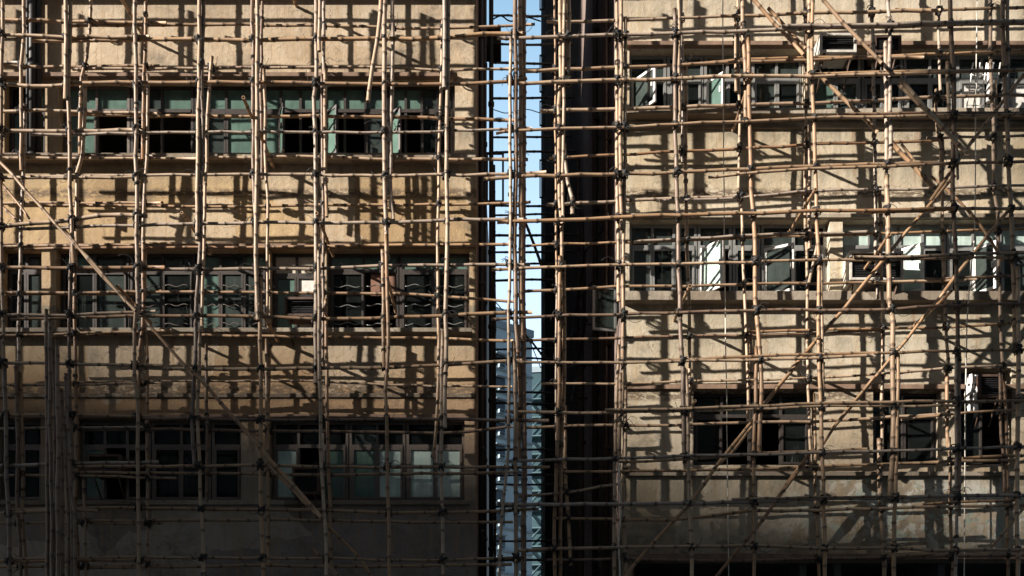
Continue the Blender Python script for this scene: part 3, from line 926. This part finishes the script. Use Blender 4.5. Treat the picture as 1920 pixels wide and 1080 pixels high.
BR_L=U('''
o 4: -60,250 10,312 50,360 97,410 133,450 167,483 200,523 254,583
o 3.6: 120,430 167,487 210,537 236,566
o 3.8: 270,595 287,617 333,670 364,706
o 4: 352,690 383,720 430,774 482,832
o 4.4: 470,815 495,850 540,897 602,970
o 4: 500,868 545,915 592,962
i 3.6: 595,960 613,983 667,1040 700,1085
i 4: 585,1030 613,1057 640,1085
f 4.6: 716,-40 715,0 710,60 697,133 690,190
i 3: -10,372 10,392 45,425 
i 3: 0,340 30,375 55,410
''')
BR_R=U('''
f 4.4: 1510,-40 1543,0 1583,45 1653,118
f 4.2: 1690,150 1700,163 1767,237 1812,285
f 4: 1684,158 1745,215 1790,262
i 4.2: 1400,-15 1443,33 1475,67 1506,102
i 4: 1440,15 1480,57 1510,90
i 4.2: 1533,138 1585,187 1645,248
i 4.2: 1668,262 1700,300 1748,350
i 3.6: 1690,270 1720,310 1742,342
o 4.4: 1980,55 1917,143 1850,228 1800,297 1745,377
o 4.2: 1790,330 1763,360 1673,467 1587,573 1500,675 1425,768
o 4: 1415,783 1350,865 1293,943 1230,1012 1165,1090
o 3.4: 1410,800 1375,845 1350,868
i 4: 1895,390 1820,482 1770,548
i 4: 1770,548 1728,600 1683,658 1560,805
o 3.8: 1640,706 1605,750 1575,787 1540,838
i 4: 1520,848 1470,915 1438,965 1400,1012 1340,1085
i 3.6: 1508,870 1480,905 1450,942
i 3.6: 1945,925 1920,953 1858,1028
i 3.4: 1745,330 1800,380 1850,440 1880,490
''')
def extend(pts,kind):
    p=list(pts)
    if kind=='u':
        if p[0][1]<=2:
            p.insert(0,(p[0][0]+random.uniform(-3,3),-230))
        if p[-1][1]>=1078:
            p.append((p[-1][0]+random.uniform(-3,3),1330))
    return p
# canes square to the wall: wall foot in the photo, length out from the wall
PUT={True:[(513,314,1.9,3.6),(522,640,1.45,3.6),(556,12,2.6,3.4),(270,70,1.4,3.2),(395,476,1.42,3.2),(625,480,1.42,3.2),(742,585,1.42,3.2),(283,605,1.42,3.2)],
     False:[(1264,601,1.42,3.4),(1374,245,1.42,3.4),(1480,435,1.42,3.4),(1610,520,1.42,3.2),(1485,690,1.42,3.2),(1715,610,1.42,3.2),(1275,800,1.42,3.2)]}
LASH=[]
def lash_mesh(seed):
    rng=random.Random(seed); b=MB()
    for a in (1,-1):
        for k in range(3):
            ang=a*R(45)+rng.uniform(-.2,.2); r=.05+rng.uniform(-.004,.008); pts=[]
            for q in range(11):
                t=2*math.pi*q/10
                x=math.cos(t)*r*1.15; y=math.sin(t)*r*1.25
                pts.append((x*math.cos(ang)+rng.uniform(-.004,.004),y,x*math.sin(ang)+(k-1)*.018))
            b.tube(pts,.0085,5)
    b.tube([(-.03,-.055,-.02),(0,-.07,.0),(.03,-.055,.02)],.016,6)
    for k in range(rng.choice((2,3,3,4))):
        x,z=rng.uniform(-.02,.02),rng.uniform(-.02,.02); sx=rng.choice((-1,1))*rng.uniform(.3,1)
        pts=[(x,-.06,z)]; L=rng.uniform(.1,.34); g=rng.uniform(-.1,.6)
        for q in range(1,6):
            t=q/5; pts.append((x+sx*L*t*.8,-.06-.03*t,z+L*.3*math.sin(t*2.5)-g*L*t*t))
        b.tube(pts,.004,4)
    return b
LM=[lash_mesh(s) for s in range(5)]
LOB=None
def scaffold(name,ups,les,brs,label,front_ups,seed):
    rng=random.Random(seed)
    root=tag(empty(name,(P(sum(p[2][0][0] for p in ups)/len(ups),1360,YO).x,-.9,0)),label,'scaffolding')
    lay={'o':YO,'i':YI,'f':YO-.3}
    upo=[]; leo=[]
    for lst,nm,kind in ((ups,'upright_pole','u'),(les,'ledger_pole','l'),(brs,'brace_pole','b')):
        prev=None
        for (ly,r,pts) in lst:
            y=lay[ly]
            r=(r or (3.9 if ly=='o' else 3.3))*(y-CY)/F*rng.uniform(.74,.97)*{'u':1.13,'l':.93,'b':.95}[kind]
            pp=extend(pts,kind)
            if kind=='u': yy=y-(.05 if front_ups else -.05)+rng.choice((-1,0,1))*.035
            elif kind=='l': yy=y+(.045 if front_ups else -.045)+rng.choice((-1,0,1))*.03
            else: yy=y+(-.13 if front_ups else .13) if ly=='o' else (y-.14 if ly=='i' else y)
            wp=[P(u,v,yy) for (u,v) in pp]
            if kind!='b':
                wp=[p+Vector((0,rng.uniform(-.012,.012),0)) for p in wp]
            if kind=='u' and pts[-1][1]>=1078: wp[-1].z=-.0
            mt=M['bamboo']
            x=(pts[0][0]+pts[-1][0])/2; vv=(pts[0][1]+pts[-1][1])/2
            if rng.random()<(.75 if (vv>600 and x<900) else .45 if vv>350 else .2): mt=M['bamboo_red']  # russet share raised low down to paint the brown of shaded canes
            if rng.random()<.09: mt=M['bamboo_old_shaded']
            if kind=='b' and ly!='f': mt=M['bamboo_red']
            if x>979 and x<995 and kind=='u': mt=M['bamboo_old_shaded']  # cane at the back of the cluster painted dark for its shade
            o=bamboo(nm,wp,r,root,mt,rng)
            if kind=='u': upo.append((ly,pp,o))
            elif kind=='l': leo.append((ly,pp))
            else:
                pass
    for (u,v,s_,r) in PUT[front_ups]:
        a=P(u,v,-.002); c=Vector((a.x+rng.uniform(-.03,.03),-s_,a.z+rng.uniform(-.06,.02)))
        bamboo('putlog_pole',[a,a.lerp(c,.5),c],r*.0085,root,M['bamboo_red'],rng)
    # lashings where canes cross
    def ipol(pts,q,ax):
        for a,c in zip(pts,pts[1:]):
            lo,hi=sorted((a[ax],c[ax]))
            if lo<=q<=hi and hi>lo:
                k=(q-a[ax])/(c[ax]-a[ax]); return a[1-ax]+(c[1-ax]-a[1-ax])*k
        return None
    cr_=[]
    for ly,up,o in upo:
        for l2,lp in leo:
            if l2!=ly: continue
            u=sum(p[0] for p in up)/len(up); v=None
            for _ in range(4):
                v=ipol(lp,u,0)
                if v is None: break
                u2=ipol(up,v,1)
                if u2 is None: v=None; break
                u=u2
            if v is None: continue
            if not(-60<u<1980 and -60<v<1120): continue
            if any(c[0]==ly and abs(c[1]-u)<13 and abs(c[2]-v)<13 for c in cr_): continue
            cr_.append((ly,u,v,o))
    cr_.sort(key=lambda c:(0 if c[0]=='o' else 1, rng.random()))
    rest=MB(); cnt=0
    global LOB
    for ly,u,v,o in cr_:
        p=P(u,v,lay[ly]); k=rng.randrange(len(LM)); sc=rng.uniform(.8,1.2)*(1 if ly=='o' else .9)
        Mx=Matrix.Translation(p)@Matrix.Scale(sc,4)@Matrix.Rotation(rng.choice((0,math.pi))+rng.uniform(-.4,.4),4,'Y')
        inside= 0<=u<=1920 and 0<=v<=1080
        if cnt<99 and inside:
            if LOB is None or len(LOB)<=k:
                LOB=[]
                for q in LM:
                    me=bpy.data.meshes.new('lashing'); me.from_pydata(q.v,[],q.f); me.materials.append(M['tie'])
                    me.polygons.foreach_set('use_smooth',q.sm); LOB.append(me)
            lo=bpy.data.objects.new('lashing',LOB[k]); COL.objects.link(lo); lo.parent=o
            q=Mx.copy(); q.translation=p-Vector(world_loc(o)); lo.matrix_local=q; cnt+=1
        else:
            rest.add([Mx@Vector(a) for a in LM[k].v],LM[k].f,0,True)
    # extra black strip turns binding doubled canes
    for ly,up,o in upo:
        for _ in range(2):
            i=rng.randrange(len(up)-1); t=rng.random()
            u=up[i][0]+(up[i+1][0]-up[i][0])*t; v=up[i][1]+(up[i+1][1]-up[i][1])*t
            if not -60<v<1140: continue
            p=P(u,v,lay[ly]-(.05 if front_ups else -.05)); pts=[]
            for q in range(21):
                a=2*math.pi*q/10; pts.append(p+Vector((math.cos(a)*.036,math.sin(a)*.038,(q-10)*.0022)))
            rest.tube(pts,.008,5)
    tag(rest.build('lashing',M['tie'],root),kind='stuff')
    return root
scaffold('bamboo_scaffold',UP_L,LE_L,BR_L,'bamboo scaffolding lashed across the ochre block on the left',True,3)
scaffold('bamboo_scaffold',UP_R,LE_R,BR_R,'bamboo scaffolding with long diagonal braces across the cream block on the right',False,8)

# loose canes stacked upright at the far left, standing on the pavement
for k,(a,v0,c,r) in enumerate(((87,580,89,3.4),(93,600,97,3.3),(107,636,108,4),(115,730,118,3.4),(120,795,129,3.4),(129,850,141,3.2),(101,655,103,3),(124,700,135,3))):
    y=-1.62-.09*(k%3)
    q=P(c,1330,y); q.z=0
    rng=random.Random(50+k)
    o=bamboo('loose_pole',[P(a,v0,y),P(a*.55+c*.45+rng.uniform(-2,2),(v0+1000)/2,y),P(c,1000,y),q],r*(y-CY)/F,None,M['bamboo_old_shaded'],rng)  # dark cane tone paints the shade the bundle stands in
    tag(o,'loose dark bamboo pole stood upright in the bundle at far left','bamboo pole','loose bamboo poles bundled at far left')

# dark scaffold deeper in the gap, its lack of light put into the cane colour
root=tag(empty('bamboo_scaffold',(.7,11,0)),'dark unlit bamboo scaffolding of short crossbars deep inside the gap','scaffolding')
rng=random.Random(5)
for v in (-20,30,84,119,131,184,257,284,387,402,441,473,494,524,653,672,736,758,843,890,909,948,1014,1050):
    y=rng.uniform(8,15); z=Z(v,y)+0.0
    bamboo('crossbar_pole',[(-.62,y,z+rng.uniform(-.05,.05)),(.7,y,z),(1.93,y,z+rng.uniform(-.05,.05))],.034,root,M['bamboo_old_shaded'],rng)
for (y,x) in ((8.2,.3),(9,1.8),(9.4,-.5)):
    bamboo('upright_pole',[(x,y,-.1),(x+.03,y,8),(x,y,17)],.04,root,M['bamboo_old_shaded'],rng)
bamboo('brace_pole',[P(982,410,9),P(998,450,9),P(1018,505,9)],.04,root,M['bamboo_old_shaded'],rng)
bamboo('brace_pole',[P(980,625,9),P(1000,645,9),P(1020,672,9)],.03,root,M['bamboo_old_shaded'],rng)

# ------------------------------------------------------------------ air conditioners
def air_conditioner(u0,u1,v0,v1,yf,yb,label,style,bracket=True):
    x0,x1,z0,z1=X(u0,yf),X(u1,yf),Z(v1,yf),Z(v0,yf)
    t=tag(empty('air_conditioner',((x0+x1)/2,(yf+yb)/2,z0)),label,'air conditioner','air conditioners on the two blocks')
    cm=M['ac_case'] if style!='dark' else M['rust']
    b=MB()
    b.box(x0,x1,yf+.03,yb,z1-.03,z1); b.box(x0,x1,yf+.03,yb,z0,z0+.03)
    b.box(x0,x0+.03,yf+.03,yb,z0+.03,z1-.03); b.box(x1-.03,x1,yf+.03,yb,z0+.03,z1-.03)
    bars(b,x0-.006,x1+.006,z0-.006,z1+.006,yf,yf+.028,.045)
    b.build('casing',cm,t,bevel=.006)
    b=MB(); b.box(x0+.03,x1-.03,yf+.07,yf+.09,z0+.03,z1-.03)
    n=int((z1-z0-.08)/.03)
    for i in range(n): b.box(x0+.045,x1-.045,yf+.03,yf+.068,z0+.045+i*.03,z0+.055+i*.03)
    b.build('fin_grille',M['ac_dark'],t)
    if bracket:
        for x in (x0+.08,x1-.08):
            b=MB(); b.tube([(x,yf+.02,z0-.02),(x,-.004,z0-.02)],.018,5); b.tube([(x,yf+.06,z0-.03),(x,-.004,z0-.42)],.016,5)
            b.build('bracket',M['rust'],t)
    return t
air_conditioner(1538,1606,62,97,-.42,-.004,'white sided window air conditioner above the top windows of the cream block','white')
air_conditioner(1640,1690,66,98,-.36,-.004,'black rusty air conditioner beside a white sided one above the top windows','dark')
air_conditioner(1594,1694,470,524,-.36,.08,'large white air conditioner filling the lower window of the cream block','white')
air_conditioner(163,226,852,884,-.42,.08,'shaded air conditioner on struts in the bottom left windows','dark')
air_conditioner(548,598,876,926,-.3,.08,'dark air conditioner among the pale green panes at the bottom of the ochre block','dark')
air_conditioner(534,592,557,592,-.28,.08,'dark air conditioner under the beige panel in the middle windows of the ochre block','dark')
air_conditioner(1836,1880,702,744,-.3,.1,'rusty air conditioner beside the spotted cloth at the right','dark')
# one hung on the alley side of the ochre block
t=tag(empty('air_conditioner',(-.42,6,Z(100,6))),'black air conditioner silhouetted against the sky on the gap side of the ochre block','air conditioner','air conditioners on the two blocks')
b=MB(); b.box(-.62,-.26,5.7,6.3,Z(100,6),Z(66,6)); b.build('casing',M['rust'],t,bevel=.01)
b=MB()
for i in range(7): b.box(-.6+i*.045,-.58+i*.045,5.68,5.697,Z(97,6),Z(70,6))
b.build('fin_grille',M['ac_dark'],t)

# ------------------------------------------------------------------ ropes, wires, cloth
def rope(name,pts,y,r,m,label,cat):
    b=MB(); w=[P(u,v,y) for u,v in pts]; d=[]
    for i in range(len(w)-1):
        for k in range(6): d.append(cr(w,i+k/6)+Vector((random.uniform(-.004,.004),random.uniform(-.004,.004),0)))
    d.append(w[-1]); b.tube(d,r,6); return tag(b.build(name,M[m],None,origin=d[0]),label,cat)
rope('rope',[(1354,-230),(1355,0),(1357,300),(1360,580),(1363,800),(1366,1090),(1366,1300)],-.3,.010,'rope','white rope hanging straight down past the open sashes of the cream block','rope')
rope('rope',[(1832,-230),(1832,0),(1829,200),(1828,420),(1816,560),(1811,700),(1808,1080),(1808,1300)],-.32,.010,'rope','white rope bowing as it drops beside the spotted cloth at the right','rope')
rope('cable',[(1162,870),(1161,900),(1164,960),(1160,1010),(1162,1090),(1162,1300)],-.9,.016,'rope','white cable hanging at the left corner of the cream block near the bottom','cable')
rope('wire',[(924,36),(940,30),(958,40),(985,32),(1014,40)],12,.02,'wire','thin black wire sagging across the top of the sky gap','wire')
rope('wire',[(924,205),(950,212),(985,205),(1014,212)],11,.012,'wire','thin black wire crossing the sky gap below the hanging air conditioner','wire')
rope('wire',[(924,560),(950,590),(985,625),(1014,690)],10,.014,'wire','thin black wire slanting over the far towers in the gap','wire')
# spotted cloth hung at the right window
b=MB(); n=7; mth=12
for j in range(mth+1):
    for i in range(n+1):
        p=P(1812+i*3.0+2*math.sin(j*.7),702+j*6.0,-.2); p.y+=.035*math.sin(i*1.4+j*.3); b.v.append(tuple(p))
for j in range(mth):
    for i in range(n):
        a=j*(n+1)+i; b.f.append([a,a+1,a+n+2,a+n+1]); b.m.append(0); b.sm.append(True)
mc,nt,bs=newmat('spotted_cloth')
vo=N(nt,'ShaderNodeTexVoronoi'); vo.inputs['Scale'].default_value=14; nt.links.new(scaled(nt,pos(nt),(1,.2,.7)),vo.inputs['Vector'])
nt.links.new(ramp(nt,vo.outputs['Distance'],[(.28,(.03,.03,.03)),(.36,(.75,.73,.7))]),bs.inputs['Base Color']); bs.inputs['Roughness'].default_value=.9
o=b.build('hanging_cloth',mc,None); so=o.modifiers.new('thick','SOLIDIFY'); so.thickness=.006
tag(o,'white cloth with black spots hanging beside the rope at the right','cloth')
# white drying rack in the top right window
t=tag(empty('drying_rack',tuple(P(1830,210,-.1))),'white wire drying rack with a towel outside the top right window','drying rack')
b=MB(); x0,x1,z0,z1=X(1806),X(1856),Z(212),Z(140)
for i in range(5):
    x=x0+(x1-x0)*i/4; b.tube([(x,-.12,z0),(x+.03,-.3,z1)],.012,5)
for k in range(3):
    z=z0+(z1-z0)*(k+.2)/3; yy=-.12-.18*(k+.2)/3; b.tube([(x0,yy,z),(x1+.03,yy,z)],.01,5)
b.build('rack_frame',M['frame_white'],t)
b=MB(); b.tube([(X(1840),-.26,z0+.02),(X(1841),-.3,z1-.02)],.05,8); b.build('towel',M['cloth'],t)

# ------------------------------------------------------------------ light, sky, camera
d=Vector((Lx,Ly,Lz)).normalized()
el=math.asin(-d.z); rot=math.atan2(-d.x,-d.y)
w=bpy.data.worlds.new('World'); S.world=w; w.use_nodes=True
nt=w.node_tree; bg=nt.nodes['Background']
sky=nt.nodes.new('ShaderNodeTexSky'); sky.sky_type='NISHITA'; sky.sun_disc=False
sky.sun_elevation=el; sky.sun_rotation=rot; sky.air_density=1.0; sky.dust_density=.5; sky.ozone_density=1.2
tcw=nt.nodes.new('ShaderNodeTexCoord'); sx=nt.nodes.new('ShaderNodeSeparateXYZ'); nt.links.new(tcw.outputs['Generated'],sx.inputs[0])
# added pale glow that brightens the lower sky behind the gap
hz=ramp(nt,sx.outputs['Z'],[(0,(8.2,10,11)),(.25,(7.2,9,10.2)),(.4,(5.6,7.1,8.7)),(.52,(3.6,5.2,6.5)),(.62,(2.1,3.6,4.7)),(.72,(0,0,0))])
hz=mix(nt,ramp(nt,sx.outputs['Y'],[(.1,0.0),(.6,1.0)]),(0,0,0),hz)   # glow kept to the far side so it misses the facades
mx=nt.nodes.new('ShaderNodeVectorMath'); mx.operation='ADD'
nt.links.new(sky.outputs[0],mx.inputs[0]); nt.links.new(hz,mx.inputs[1])
nt.links.new(mx.outputs[0],bg.inputs['Color']); bg.inputs['Strength'].default_value=.05
sl=bpy.data.lights.new('sun','SUN'); sl.energy=5.0; sl.angle=R(.5); sl.color=(1,.92,.82)
so=bpy.data.objects.new('sun',sl); COL.objects.link(so); so.rotation_euler=d.to_track_quat('-Z','Y').to_euler(); so.location=(-10,-30,40)
cam=bpy.data.cameras.new('camera'); co=bpy.data.objects.new('camera',cam); COL.objects.link(co)
co.location=(0,CY,CZ); co.rotation_euler=(R(90),0,0)
cam.sensor_width=36; cam.lens=F/1920*36; cam.shift_y=(VH-540)/1920; cam.clip_end=5000; cam.clip_start=.1
S.camera=co
S.view_settings.view_transform='Standard'; S.view_settings.look='None'; S.view_settings.exposure=1.25; S.view_settings.gamma=1
